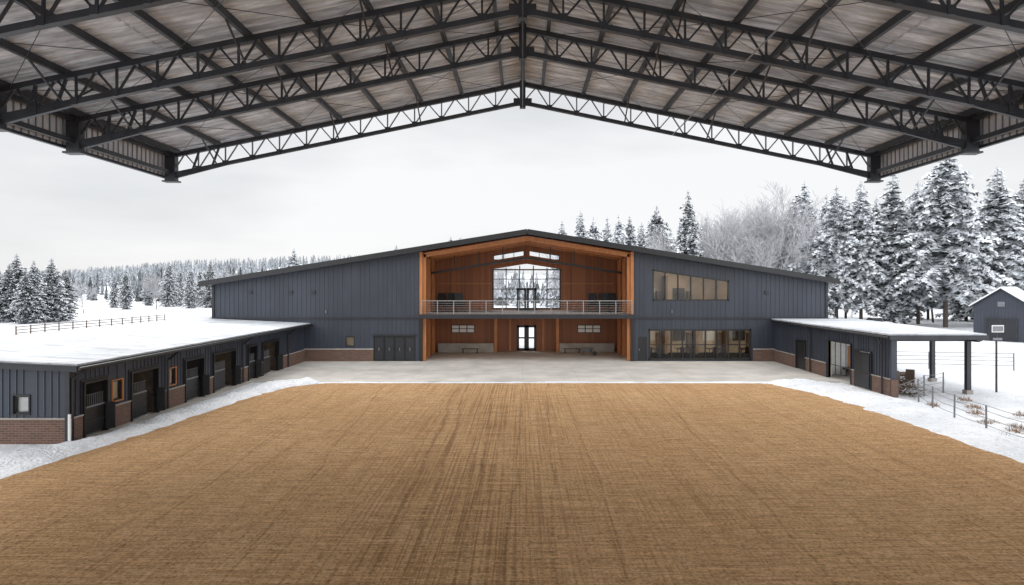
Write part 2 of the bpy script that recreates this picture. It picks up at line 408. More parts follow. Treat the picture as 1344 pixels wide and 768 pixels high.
for x in [bl+1.55*k for k in range(1,12)]:
    if abs(x-XC)>3.7: i_.box(x-.04,x+.04,BY-.06,BY-.003,4.21,zr(x)-.15,'woodd')
i_.box(bl+.4,XC-3.6,BY-.07,BY-.003,6.9,7.02,'woodt'); i_.box(XC+3.6,br-.4,BY-.07,BY-.003,6.9,7.02,'woodt')
for y in (FY+1.5,FY+3,FY+4.6,FY+6.4):
    for ex,sg in((bl,1),(br,-1)): i_.box(ex+sg*.003,ex+sg*.06,y-.05,y+.05,4.21,zr(ex)-.15,'woodd')
for ex,sg in((bl,-1),(br,1)):
    i_.box(ex-.14*sg,ex+.12*sg,FY-.12,FY+.13,.06,3.85,'black'); i_.box(ex-.14*sg,ex+.12*sg,FY-.12,FY+.13,4.2,zr(ex)-.06,'woodt')
i_.box(-8.5,-2.9,BY-1.3,BY-1.0,.06,.95,'concd'); i_.box(3.7,9.2,BY-1.3,BY-1.0,.06,.95,'concd')
for x in(-2.7,3.5): i_.box(x-.13,x+.13,BY-1.4,BY-1.1,.06,3.83,'woodt')
for x in(-1.3,2.1): i_.box(x-.08,x+.08,BY-.12,BY-.01,.06,3.83,'woodt')
for x0 in(-7.3,5.6):
    i_.box(x0,x0+2.4,BY-.08,BY-.01,1.9,2.75,'black')
    for q in range(3): i_.box(x0+.08+q*.78,x0+.76+q*.78,BY-.1,BY-.07,1.98,2.3,'white'); i_.box(x0+.08+q*.78,x0+.76+q*.78,BY-.1,BY-.07,2.37,2.67,'white')
i_.build('hall_interior',B)
wn=MB()
window(wn,'x',FY,-15.7,-14.9,1.35,2.25,1)
wn.box(-15.7,-14.9,FY+.2,FY+.22,1.35,2.25,'roomw')
window(wn,'x',FY,11.15,20.25,.15,2.9,9,1,fw=.15)
window(wn,'x',FY,11.5,18.3,5.4,zup,6,0,fw=.13)
window(wn,'x',BY,XC-3.5,XC+3.5,4.35,zwin,5,3,fw=.13,gk='glass2',inset=.12)
window(wn,'x',BY,XC-3.4,XC-.25,9.37,lambda x:9.85+.16*(3.4-abs(x-XC)),3,0,gk='glass2')
window(wn,'x',BY,XC+.25,XC+3.4,9.37,lambda x:9.85+.16*(3.4-abs(x-XC)),3,0,gk='glass2')
for x in(XC-1.0,XC+.02): window(wn,'x',BY-.15,x,x+.98,4.22,6.5,1,0,fw=.22,gk='glass2')
for x in(XC-1.0,XC): window(wn,'x',BY,x,x+1.0,.1,2.7,1,1,fw=.24,gk='glass2')
wn.build('windows',B)
d=MB()
for q in range(4):
    x0=-13.15+q*.915
    d.box(x0,x0+.89,FY-.02,FY+.05,.07,2.27,'black')
    d.box(x0+.1,x0+.79,FY-.045,FY-.018,1.15,2.1,'trim'); d.box(x0+.1,x0+.79,FY-.045,FY-.018,.2,1.0,'trim')
    d.box(x0+.4,x0+.46,FY-.08,FY-.04,1.0,1.25,'rail')
d.box(-13.3,-9.4,FY-.12,FY-.03,2.3,2.42,'trim')
d.box(10.22,10.98,FY+.02,FY+.08,.06,2.2,'black'); d.box(10.3,10.36,FY-.02,FY+.02,1.0,1.15,'rail')
d.build('doors',B)
b=MB(); y=FY-.5
n=13
for q in range(n+1):
    x=bl+.1+(br-bl-.2)*q/n; b.box(x-.035,x+.035,y-.035,y+.035,4.2,5.38,'rail')
b.box(bl+.1,br-.1,y-.05,y+.05,5.38,5.45,'rail')
for z in(4.4,4.6,4.8,5.0,5.2): b.box(bl+.1,br-.1,y-.012,y+.012,z-.012,z+.012,'rail')
b.build('balcony_railing',B)
rm=MB()
for z0,z1,xe in((.06,3.7,24),(4.2,8.3,19.2)):
    rm.poly([(10,61,z0),(xe,61,z0),(xe,61,z1),(10,61,z1)],'roomw')
    rm.poly([(10,54.2,z0),(10,61,z0),(10,61,z1),(10,54.2,z1)],'roomw'); rm.poly([(xe,54.2,z0),(xe,61,z0),(xe,61,z1),(xe,54.2,z1)],'roomw')
    rm.poly([(10,54.2,z0),(xe,54.2,z0),(xe,61,z0),(10,61,z0)],'roomf')
    rm.poly([(10,54.2,z1),(xe,54.2,z1),(xe,61,z1),(10,61,z1)],'roomw')
    for x in range(11,int(xe)-2,3):
        if z0<1 or x>12: rm.box(x,x+1.6,56.5,57.1,z1-.08,z1-.02,'lampl' if z0<1 else 'lamp')
        rm.box(x-.1,x+.15,59.5,60.9,z0,z1-.6,'roomf')
        rm.box(x+1.0,x+2.2,60.9,60.96,z0+1.2,z0+2.3,'white' if x%2 else 'darkin')
        rm.box(x+2.3,x+2.7,60.3,60.9,z0,z0+2.0,'fwood')
        rm.box(x+.5,x+1.9,57.2,58.2,z0+.7,z0+.76,'trim')
        for dx in(.55,1.8): rm.box(x+dx,x+dx+.06,57.3,57.36,z0,z0+.7,'black')
        for dx in(.6,1.4): rm.box(x+dx,x+dx+.4,56.5,56.9,z0+.42,z0+.48,'black'); rm.box(x+dx,x+dx+.4,56.45,56.5,z0+.48,z0+1.0,'black'); rm.box(x+dx+.17,x+dx+.23,56.6,56.7,z0,z0+.42,'black')
rm.build('lounge_rooms',B)
M['lampfill']=emis('hall_fill_light',(1,.80,.55),16)  # unseen glowing panels, added to brighten the bay's ground floor
l=MB()
for x in(-5.5,-1.8,2.6,6.3):
    l.box(x-.45,x+.45,58.2,58.4,3.76,3.835,'lampfill')
l.build('hall_fill_panels',B)

def chair(x,y,z,yaw=0,s=1.0,name='high_back_chair',k='seat'):
    m=MB()
    m.box(-.32,.32,-.3,.3,.42,.54,k); m.hexa([(-.32,.22,.5),(.32,.22,.5),(.32,.32,.5),(-.32,.32,.5),(-.3,.34,1.35),(.3,.34,1.35),(.3,.42,1.35),(-.3,.42,1.35)],k)
    for sx in(-1,1):
        m.box(sx*.36-.04,sx*.36+.04,-.28,.3,.66,.72,k); m.box(sx*.36-.025,sx*.36+.025,-.26,-.2,.4,.68,'black')
        for sy in(-.26,.26): m.box(sx*.29-.025,sx*.29+.025,sy-.025,sy+.025,0,.43,'black')
    o=m.build(name); o.location=(x,y,z); o.rotation_euler=(0,0,yaw); o.scale=(s,s,s)
for x,yy in((-8.0,59.5),(-7.0,59.9),(-6.1,59.3),(6.9,59.4),(7.9,59.9),(8.8,59.4)): chair(x,yy,4.2,U(-.5,.5),1.35)
for x,yy,a_ in((24.6,39.6,.5),(25.6,40.4,-.8),(24.9,41.2,2.6)): chair(x,yy,.02,a_,.85,'wooden_outdoor_chair','fwood')
def bench(x,y,z,name='wooden_bench'):
    m=MB()
    for q in range(3): m.box(-.9,.9,-.2+q*.14,-.08+q*.14,.42,.46,'fwood')
    for sx in(-.7,.7):
        m.box(sx-.04,sx+.04,-.2,.2,.36,.42,'black'); m.box(sx-.04,sx+.04,-.2,-.13,0,.37,'black'); m.box(sx-.04,sx+.04,.13,.2,0,.37,'black')
    o=m.build(name); o.location=(x,y,z)
bench(4.9,60.4,.06); bench(-5.2,60.3,.06)
def wheelbarrow(x,y,z,yaw):
    m=MB()
    m.hexa([(-.25,-.3,.35),(.25,-.3,.35),(.25,.35,.35),(-.25,.35,.35),(-.4,-.5,.7),(.4,-.5,.7),(.4,.5,.7),(-.4,.5,.7)],'steel2')
    for sx in(-1,1):
        m.beam((sx*.12,-.75,.25),(sx*.32,1.2,.62),.05,.05,'fwood'); m.beam((sx*.28,.35,.4),(sx*.3,.45,0),.04,.04,'black')
    m.cyl((-.05,-.75,.2),(.05,-.75,.2),.2,.2,'black',14)
    o=m.build('wheelbarrow'); o.location=(x,y,z); o.rotation_euler=(0,0,yaw)
wheelbarrow(6.2,58.6,.06,1.2)

# ---------------------------------------------------------------- stable wing (left)
G=empty('stable_wing'); WX=-19.35; Y0=26.0; WB=-28.7
rz=lambda x:3.12+.045*(-18.7-x)
s=MB()
ops=[(26.75,28.35),(30.0,32.3),(34.8,36.9),(38.0,41.0),(42.8,44.3),(45.2,48.2)]
wins=[(28.72,29.42,1.3,2.25),(33.35,33.95,1.3,2.2)]
zt=rz(WX)
wall(s,'y',WX,Y0,54,1.05,zt,[(a_,b_,1.05,2.5) for a_,b_ in ops]+wins,'siding','siding2',out=1,sp=.3)
prev=Y0
for a_,b_ in ops+[(54,54)]:
    s.box(WX-.25,WX+.06,prev,a_,0,1.05,'brick'); s.box(WX-.26,WX+.1,prev,a_,1.05,1.11,'concd'); prev=b_
wall(s,'x',Y0,WB,WX,1.05,lambda x:rz(x),[(-21.7,-21.05,1.3,2.05),(-26,-25.2,1.3,2.05)],'siding','siding2',out=-1,sp=.3)
s.box(WB,WX+.06,Y0-.06,Y0+.2,0,1.05,'brick'); s.box(WB,WX+.1,Y0-.1,Y0+.1,1.05,1.11,'concd')
wall(s,'y',WB,Y0,60,0,rz(WB),[],'siding','siding2',out=-1)
s.box(WB,XL-.1,59.8,60,0,rz(WB),'siding')
s.box(WX-.1,WX+.1,Y0-.12,Y0+.1,0,3.1,'trim')
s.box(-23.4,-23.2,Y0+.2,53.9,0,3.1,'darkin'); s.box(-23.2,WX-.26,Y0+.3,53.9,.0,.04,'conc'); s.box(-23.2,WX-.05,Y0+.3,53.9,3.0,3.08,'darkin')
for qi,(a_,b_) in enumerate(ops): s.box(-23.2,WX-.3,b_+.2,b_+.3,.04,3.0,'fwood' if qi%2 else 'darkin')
s.build('walls',G)
s=MB()
for qi,(a_,b_) in enumerate(ops):
    x=WX-.08
    for yy in(a_+.05,b_-.05): s.box(x-.06,x+.2,yy-.05,yy+.05,.05,2.5,'black')
    s.box(x-.06,x+.2,a_+.1,b_-.1,2.4,2.5,'black')
    m_=a_+(b_-a_)*(.9,.6,.75,.55,.85,.5)[qi]
    s.box(x,x+.07,a_+.12,m_,.15,1.3,'black')
    s.box(x-.01,x+.08,a_+.1,m_+.02,1.3,1.37,'steel2'); s.box(x-.01,x+.09,a_+.1,m_+.02,.65,.72,'trim')
    yy=a_+.2
    s.box(x,x+.05,a_+.1,m_,1.85,1.9,'steel')
    while yy<m_: s.cyl((x+.03,yy,1.37),(x+.03,yy,1.87),.012,.012,'steel2',5); yy+=.12
    s.hexa([(x+.12,b_-.12,.15),(x+.12,b_-.07,.15),(x+.5,b_+.0,.15),(x+.5,b_-.05,.15),(x+.12,b_-.12,1.37),(x+.12,b_-.07,1.37),(x+.5,b_+.0,1.37),(x+.5,b_-.05,1.37)],'black')
    s.box(WX+.0,WX+.05,a_-.1,a_,.05,2.6,'trim'); s.box(WX+.0,WX+.05,b_,b_+.1,.05,2.6,'trim'); s.box(WX,WX+.052,a_,b_,2.5,2.6,'trim')
s.build('stall_doors',G)
s=MB()
for a_,b_,lo,hi in wins:
    window(s,'y',WX,a_,b_,lo,hi,1,0,out=1); s.box(WX-.2,WX-.16,a_,b_,lo,hi,'roomw')
    for q in ((a_-.05,a_),(b_,b_+.05)): s.box(WX+.0,WX+.06,q[0],q[1],lo-.05,hi+.05,'woodt')
    s.box(WX,WX+.062,a_,b_,hi,hi+.05,'woodt'); s.box(WX,WX+.062,a_,b_,lo-.05,lo,'woodt')
for a_,b_ in((-21.7,-21.05),(-26,-25.2)):
    window(s,'x',Y0,a_,b_,1.3,2.05,1,0,fw=.06)
    s.box(a_-.06,a_,Y0-.05,Y0,1.24,2.11,'black'); s.box(b_,b_+.06,Y0-.05,Y0,1.24,2.11,'black'); s.box(a_,b_,Y0-.05,Y0,1.24,1.3,'black'); s.box(a_,b_,Y0-.05,Y0,2.05,2.11,'black')
    s.box(a_,b_,Y0+.2,Y0+.22,1.3,2.05,'white')
s.build('windows',G)
def slab(mb,x0,x1,y0,y1,zf,o0,o1,k):
    mb.hexa([(x0,y0,zf(x0)+o0),(x1,y0,zf(x1)+o0),(x1,y1,zf(x1)+o0),(x0,y1,zf(x0)+o0),(x0,y0,zf(x0)+o1),(x1,y0,zf(x1)+o1),(x1,y1,zf(x1)+o1),(x0,y1,zf(x0)+o1)],k)
s=MB()
slab(s,-18.7,-29.1,25.55,53.85,rz,0,.24,'trim'); slab(s,XL-.3,-29.1,53.85,60.3,rz,0,.24,'trim')
slab(s,-18.62,-29.2,25.45,53.86,rz,.242,.27,'black'); 
slab(s,-18.72,-29.05,25.6,53.8,rz,.272,.33,'rsnow'); slab(s,XL-.3,-29.05,53.8,60.2,rz,.242,.34,'rsnow')
s.cyl((-18.55,25.5,3.27),(-18.55,53.8,3.27),.07,.07,'black',8)
for yy in(26.0,33.0,41.9,50.0):
    s.cyl((-18.6,yy,3.2),(-19.15,yy,2.75),.055,.055,'black',6); s.cyl((-19.2,yy,2.8),(-19.2,yy,.1 if yy>27 else 1.1),.055,.055,'black',6)
s.cyl((-19.18,25.8,1.3),(-19.18,25.8,.0),.06,.06,'white',8)
s.build('roof',G)

# ---------------------------------------------------------------- open canopy wing (right)
H=empty('canopy_wing'); RX=22.3
s=MB()
cz=3.55
wall(s,'y',RX,36.9,54,1.05,cz,[(38.9,40.8,1.05,2.45),(41.3,44.6,1.05,2.75),(48,49.6,1.05,2.35)],'siding','siding2',out=-1,sp=.3)
wall(s,'y',RX+.3,36.9,46,0,cz,[(38.9,40.8,.05,2.45),(41.3,44.6,.05,2.75)],'roomw','woodd',out=1,sp=.6)
prev=36.9
for a_,b_ in((38.9,40.8),(41.3,44.6),(48,49.6),(54,54)):
    s.box(RX-.06,RX+.24,prev,a_,0,1.05,'brick'); s.box(RX-.1,RX+.2,prev,a_,1.05,1.11,'concd'); prev=b_
s.box(RX-.02,RX+.32,36.82,36.9,0,cz,'siding2'); s.box(RX-.07,RX+.36,36.74,36.82,0,1.05,'brick')
wall(s,'x',46,RX+.3,27.5,0,cz,[(24.5,25.5,.05,2.2)],'white','steel2',out=-1); wall(s,'y',27.5,46,54,0,cz,[],'siding','siding2',out=1)
s.box(RX-.12,RX-.06,38.95,40.75,.1,2.42,'black'); s.box(RX-.02,RX+.03,48.05,49.55,.1,2.3,'black'); s.box(24.55,25.45,46.05,46.1,.05,2.15,'woodt')
s.box(RX-.15,RX-.12,39.0,39.8,.2,1.0,'trim'); s.box(RX-.15,RX-.12,39.0,39.8,1.2,2.3,'trim')
for a_,b_,h in((41.3,44.6,2.75),(48,49.6,2.35),(38.9,40.8,2.45)):
    for yy in(a_,b_): s.box(RX-.1,RX+.05,yy-.05,yy+.05,.05,h,'trim')
    s.box(RX-.1,RX+.05,a_,b_,h,h+.08,'trim')
s.build('walls',H)
s=MB()
for x,y in((27.75,38.0),(28.9,43),(28.4,49)):
    s.box(x-.13,x+.13,y-.13,y+.13,0,cz,'steel'); s.box(x-.2,x+.2,y-.2,y+.2,0,.25,'concd')
for y in(38,43,49): s.box(RX+.3,28.6,y-.08,y+.08,cz-.26,cz-.01,'steel')
s.box(27.65,27.85,37.1,53,cz-.24,cz-.012,'steel')
s.build('posts',H)
s=MB()
def quadslab(mb,P,z0,z1,k): mb.hexa([(x,y,z0) for x,y in P]+[(x,y,z1) for x,y in P],k)
quadslab(s,[(22.0,36.6),(27.95,36.6),(29.3,53.8),(21.9,53.8)],cz,cz+.2,'trim')
quadslab(s,[(22.04,36.64),(27.9,36.64),(29.25,53.7),(21.94,53.7)],cz+.202,cz+.3,'rsnow')
s.cyl((21.95,36.6,cz+.08),(21.85,53,cz+.08),.07,.07,'black',8); s.box(22.0,27.95,36.53,36.6,cz-.05,cz+.22,'steel')
for yy in(37.6,47): s.cyl((21.9,yy,cz),(22.15,yy,cz-.5),.05,.05,'black'); s.cyl((22.15,yy,cz-.5),(22.15,yy,.1),.05,.05,'black')
s.build('roof',H)

# ---------------------------------------------------------------- arena roof
A=empty('arena_canopy_roof'); HS=19.3
zb=lambda x:12.85+3.95*(1-abs(x)/HS)
TD=1.0
t=MB()
def truss(y,k,heavy,kl=None):
    kl=kl or k; cw=.2*heavy
    for sg in(-1,1):
        t.beam((sg*HS,y,zb(HS)),(0,y,zb(0)),cw,cw*.9,k); t.beam((sg*HS,y,zb(HS)+TD),(0,y,zb(0)+TD),cw,cw*.9,k)
        n=13
        for i in range(n):
            xa=HS*i/n; xb=HS*(i+1)/n
            t.beam((sg*xb,y,zb(xb)),(sg*xb,y,zb(xb)+TD),.065*heavy,.065*heavy,kl)
            xm=(xa+xb)/2
            t.beam((sg*xa,y,zb(xa)+.0),(sg*xm,y,zb(xm)+TD),.06*heavy,.06*heavy,kl)
            t.beam((sg*xm,y,zb(xm)+TD),(sg*xb,y,zb(xb)),.06*heavy,.06*heavy,kl)
            t.box(sg*xb-.12,sg*xb+.12,y-.03-cw/2,y-cw/2,zb(xb)-.12,zb(xb)+.16,k)
        t.box(sg*HS-.28,sg*HS+.28,y-.18,y+.18,zb(HS)-.35,zb(HS)+TD+.25,k)
        t.box(sg*HS-.4,sg*HS+.4,y-.24,y+.24,zb(HS)-.42,zb(HS)-.34,k)
        t.beam((sg*HS,y,zb(HS)-.2),(sg*(HS-3.6),y,zb(HS-3.6)+.0),.13*heavy,.13*heavy,k)
        for dx in (1.1,2.2): t.beam((sg*(HS-dx),y,zb(HS)-.2+(zb(HS-3.6)-zb(HS)+.2)*dx/3.6),(sg*(HS-dx-.4),y,zb(HS-dx)+TD),.09,.09,k)
    t.box(-.16,.16,y-.14,y+.14,zb(0)-.3,zb(0)+TD+.2,k); t.box(-.5,.5,y-.12,y-.08,zb(0)-.2,zb(0)+.22,k)
TY=[33.5,26.3,22.3,17.0,11.5,6,0.5]
truss(33.5,'steel',1.0,'steel2')
for y in TY[1:]: truss(y,'steel',1.15)
t.build('trusses',A)
p=MB(); zd=lambda x:zb(x)+TD+.36
for sg in(-1,1):
    for i in range(9):
        x=1.1+i*2.24
        p.beam((sg*x,-2,zd(x)-.16),(sg*x,33.75,zd(x)-.16),.15,.26,'steel')
    for ya,yb in zip(TY,TY[1:]):
        for x in(5.6,10.1,16.8):
            p.beam((sg*x,ya,zb(x)+.05),(sg*(x),ya-1.6,zd(x)-.25),.06,.06,'steel')
            p.beam((sg*x,yb,zb(x)+.05),(sg*(x),yb+1.6,zd(x)-.25),.06,.06,'steel')
        for xa,xb in((1,6.9),(6.9,12.8),(12.8,18.8)):
            p.cyl((sg*xa,ya,zb(xa)+TD-.05),(sg*xb,yb,zb(xb)+TD-.05),.014,.014,'steel',4)
            p.cyl((sg*xb,ya,zb(xb)+TD-.05),(sg*xa,yb,zb(xa)+TD-.05),.014,.014,'steel',4)
    p.beam((sg*HS,-2,12.95),(sg*HS,33.5,12.95),.16,.2,'steel'); p.beam((sg*HS,-2,13.9),(sg*HS,33.5,13.9),.16,.2,'steel')
p.beam((0,-2,zd(0)-.25),(0,33.7,zd(0)-.25),.2,.34,'steel')
p.cyl((0,-2,zb(0)-.28),(0,33.5,zb(0)-.28),.03,.03,'black',6)
p.cyl((8.2,-2,zb(8.2)-.12),(8.2,33.4,zb(8.2)-.12),.03,.03,'steel2',6)
p.build('purlins',A)
dk=MB()
prof=[]; y=-2.3
while y<34.0:
    prof+=[(y,0),(y+.26,0),(y+.31,.07),(y+.41,.07),(y+.46,0)]; y+=.46
for sg in(-1,1):
    for x0,x1 in((0,6.6),(6.6,13.2),(13.2,HS+.55)):
        lap=.02*(x0>0)
        for (ya,oa),(yb,ob) in zip(prof,prof[1:]):
            if yb-ya<1e-4: continue
            dk.poly([(sg*x0,ya,zd(x0)+oa-lap),(sg*x1,ya,zd(x1)+oa),(sg*x1,yb,zd(x1)+ob),(sg*x0,yb,zd(x0)+ob-lap)],'deck')
    slab(dk,0,sg*(HS+.6),-2.4,34.1,zd,.09,.2,'snowc')
dk.build('roof_deck',A)
fa=MB()
for sg in(-1,1):
    y=-2.3
    while y<33.9:
        x=sg*(HS+.42)
        fa.box(x,x+sg*.03,y,y+.3,12.75,14.2,'fascia'); fa.box(x-sg*.03,x+sg*.02,y+.3,y+.36,12.75,14.2,'steel2'); y+=.36
    fa.box(sg*(HS+.36),sg*(HS+.52),-2.3,33.95,12.66,12.78,'steel')
    fa.box(sg*(HS+.46),sg*(HS+.62),-2.3,34.1,14.15,14.33,'trim')
    fa.beam((0,34.15,zd(0)+.08),(sg*(HS+.6),34.15,zd(HS+.6)+.08),.06,.34,'trim')
fa.build('eave_fascia',A)
cl=MB()
for y in TY[3:]:
    for sg in(-1,1):
        x=sg*HS
        cl.box(x-.22,x+.22,y-.03,y+.03,0,12.5,'steel')
        for q in(-.2,.2): cl.box(x+q-.03,x+q+.03,y-.15,y+.15,0,12.5,'steel')
        cl.box(x-.4,x+.4,y-.4,y+.4,0,.3,'concd')
cl.build('columns',A)

# ---------------------------------------------------------------- trees
def conifer(seed,ratio=.17,start=.12,snowy=.5,whorls=44,dens=1.0,irr=.35):
    rnd=random.Random(seed); m=MB(); u=lambda a,b:a+(b-a)*rnd.random()
    m.cyl((0,0,-.02),(0,0,.5),.011,.007,'bark',7); m.cyl((0,0,.5),(0,0,1.0),.007,.0015,'needle2',5)
    def pick(up):
        r_=rnd.random()
        if up: return 'frost' if r_<snowy else ('needle2' if r_<snowy+(1-snowy)*.6 else 'needle')
        return 'frost' if r_<snowy*.5 else ('needle2' if r_<.3+snowy*.5 else 'needle')
    for w_ in range(whorls):
        t_=(w_+u(-.3,.3))/(whorls-1); t_=max(0,min(1,t_)); z=start+(1-start)*t_**.92*.985
        rad=ratio*(1-t_)**.82*(.55+.45*min(1,t_*5))*u(.68,1.2)+.008
        nb=max(4,int((8 if t_<.6 else 7 if t_<.85 else 5)*dens)); ph=u(0,6.28)
        for b_ in range(nb):
            an=ph+6.283*b_/nb+u(-.4,.4); L=rad*u(1-irr,1+irr*.7)
            if rnd.random()<.12: continue
            droop=u(.1,.6); dx,dy=math.cos(an),math.sin(an); px=-dy;py=dx
            ns=max(2,int(L/.013))
            for q in range(ns):
                f=(q+.6)/ns; cx,cy=dx*L*f,dy*L*f; cz_=z+.02*f*L*4*(1-f)-droop*L*f*f+u(-.004,.004)
                wd=min((.014+.024*(1-f))*u(.6,1.4)*(.5+ratio*3),L*.55)
                hgt=min(.02,.007+L*.14)
                for sd in(-1,1):
                    ex=cx+px*wd*sd+dx*.01*u(0,1.5); ey=cy+py*wd*sd+dy*.01*u(0,1.5); ez=cz_-u(.2,1.0)*hgt
                    hx=min(.009,L*.2)*u(.6,1.4)
                    m.poly([(cx-dx*hx,cy-dy*hx,cz_),(cx+dx*hx,cy+dy*hx,cz_+.002),(ex+u(-.004,.004),ey+u(-.004,.004),ez)],pick(True))
                    m.poly([(cx-dx*hx,cy-dy*hx,cz_-.002),(cx+dx*hx*1.3,cy+dy*hx*1.3,cz_-hgt*u(.6,1.1)),(ex,ey,ez-hgt*u(.3,.7))],pick(False))
                    if rnd.random()<snowy:
                        m.poly([(cx-dx*hx*1.4,cy-dy*hx*1.4,cz_+.003),(cx+dx*hx*1.3,cy+dy*hx*1.3,cz_-.002-hgt*.25),(cx+(ex-cx)*.85,cy+(ey-cy)*.85,ez+.002)],'frost')
                        m.poly([(cx+dx*hx*1.4,cy+dy*hx*1.4,cz_+.003),(cx+dx*hx*2.0+px*sd*hx,cy+dy*hx*2.0+py*sd*hx,cz_-hgt*u(.4,.9)),(cx+px*sd*hx*1.5,cy+py*sd*hx*1.5,cz_-hgt*.5)],'frost')
    return m.mesh('conifer_mesh_%d'%seed)
CON=[conifer(1,.21,.08,.66,44),conifer(2,.18,.14,.72,42),conifer(3,.23,.18,.72,40,irr=.6),conifer(4,.16,.06,.64,42),conifer(5,.20,.22,.85,38,irr=.65)]
DARK=[conifer(11,.19,.03,.42,42),conifer(12,.17,.05,.36,44)]
def birch(seed):
    rnd=random.Random(seed); m=MB(); u=lambda a,b:a+(b-a)*rnd.random()
    def br_(p,d,L,r,lv):
        segs=3 if lv<3 else 2; q=p
        for i in range(segs):
            d2=(d+Vector((u(-.13,.13),u(-.13,.13),u(-.04,.12)))).normalized()
            e=q+d2*(L/segs); r1=r*(1-.28*(i+1)/segs)
            m.cyl(q,e,r*(1-.28*i/segs),r1,'bark' if lv<1 else 'twig',5 if lv<2 else 3)
            if lv<5:
                for c_ in range(2 if lv else 3 if i else 1):
                    an=u(0,6.28); sp_=u(.35,.75)
                    a=d2.orthogonal().normalized(); b_=d2.cross(a)
                    nd=(d2*math.cos(sp_)+(a*math.cos(an)+b_*math.sin(an))*math.sin(sp_)); nd.z+=.12; nd.normalize()
                    if lv<4 or rnd.random()<.6: br_(e,nd,L*u(.52,.72),max(r1*.55,.0014),lv+1)
            q=e; d=d2
    br_(Vector((0,0,0)),Vector((0,0,1)),.58,.011,0)
    top=max(v[2] for v in m.v); k=1/top
    m.v=[(x*k,y_*k,z*k) for x,y_,z in m.v]
    return m.mesh('birch_mesh_%d'%seed)
BI=[birch(21),birch(22),birch(23)]
def put(name,me,px,ytop,dd,wide=1.0):
    X=(px-686)*dd/800; gz=hfun(X,dd); Ht=CZ+(375-ytop)*dd/800-gz
    o=bpy.data.objects.new(name,me); S.collection.objects.link(o)
    o.location=(X,dd,gz-.2); o.rotation_euler=(0,0,U(0,6.28)); o.scale=(Ht*wide,Ht*wide,Ht)
P_=[(738,288,128),(762,275,122),(779,283,130),(797,284,136),(812,280,128),(826,282,132),(842,290,140),(862,268,118),(880,298,138),(926,284,140),
 (1042,258,128),(1110,256,122),(1150,258,126),(1195,256,128),(1218,262,125),(1268,250,120),(1287,275,125),(1335,255,112),(1362,236,108),(1085,254,126),(1385,230,110),(1410,250,112)]
for i,(x,yt,dd) in enumerate(P_): put('snowy_pine_tree',CON[i%5],x,yt,dd,U(.9,1.15))
for x,yt,dd,k,wd in((903,248,108,11,1.0),(1056,236,108,0,1.15),(1130,236,104,1,1.1),(1172,224,103,3,1.25),(1241,190,98,2,1.15),(1309,217,101,1,1.3),(1205,236,106,4,1.1),(1098,242,106,4,1.1),(1344,232,103,0,1.1)):
    put('snowy_pine_tree',DARK[0] if k==11 else CON[k],x,yt,dd,wd)
for x,yt,dd in((948,262,112),(975,258,116),(1008,240,110),(1030,256,112),(992,256,120),(962,270,120),(1078,262,112),(1225,262,112),(1020,262,106),(985,270,106),(930,276,108),(890,290,112),(750,298,112),(640,322,110),(560,322,108)): put('frosted_birch_tree',BI[int(R()*3)],x,yt,dd,1.15)
for x,yt,dd in((110,362,150),(205,355,170),(300,352,180),(330,352,190)): put('frosted_birch_tree',BI[int(R()*3)],x,yt,dd,1.3)
for x,yt,dd in((12,345,116),(22,331,118),(44,340,112),(68,337,116),(86,352,122),(-12,340,115),(33,352,110)): put('snowy_pine_tree',DARK[int(R()>.5)],x,yt,dd,1.45)
for x,yt,dd in((386,324,98),(592,309,112),(604,310,120),(520,320,125),(165,352,170),(222,342,190),(276,340,185),(250,350,180),(195,352,200),(150,358,180),(236,352,200),(262,350,195)): put('snowy_pine_tree',(DARK+CON)[int(U(0,3))],x,yt,dd,1.2)

def fartree(m,x,y,z,Ht,k,kd,L=8):
    w_=Ht*U(.12,.17)
    for l_ in range(L):
        f=l_/L; z0=z+Ht*(.06+.94*f); z1=z+Ht*min(1,(.06+.94*f)+.2); r0=w_*(1-f)**.85+.12
        nj=7
        for j in range(nj):
            a0=6.283*(j+U(-.2,.2))/nj+l_; a1=a0+6.283/nj*.95
            rr=r0*U(.55,1.25)
            kk=k if R()>.45 else kd
            m.poly([(x+math.cos(a0)*rr,y+math.sin(a0)*rr,z0-U(0,.06)*Ht),(x+math.cos(a1)*rr,y+math.sin(a1)*rr,z0-U(0,.03)*Ht),(x+math.cos((a0+a1)/2)*rr*.1,y,z1)],kk)
    m.cyl((x,y,z-.5),(x,y,z+Ht*.2),.15,.12,'bark',4)
ff=MB()
cnt=0
while cnt<2600:
    y=230+470*R()**.85; px=U(-200,560); x=(px-686)*y/800
    cl_=noise.noise(Vector((x*.012,y*.009,7)))
    if y<330 and cl_<-.05: continue
    if cl_<-.3: continue
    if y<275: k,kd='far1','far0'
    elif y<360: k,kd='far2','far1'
    else: k,kd='far3','far2'  # paler grades farther out: haze put into the tree colours
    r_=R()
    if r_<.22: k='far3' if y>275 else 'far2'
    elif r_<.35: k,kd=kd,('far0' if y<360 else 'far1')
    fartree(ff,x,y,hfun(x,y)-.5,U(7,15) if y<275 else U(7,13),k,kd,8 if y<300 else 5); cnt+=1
ff.build('distant_forest')
ff=MB()
for i in range(560):
    y=U(138,300); px=U(640,1500); x=(px-686)*y/800
    if noise.noise(Vector((x*.03,y*.03,2)))<-.3: continue
    if 600<px<800 and y<190: continue
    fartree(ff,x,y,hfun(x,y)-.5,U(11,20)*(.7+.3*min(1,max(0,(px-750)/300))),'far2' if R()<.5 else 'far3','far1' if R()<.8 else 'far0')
ff.build('distant_forest')

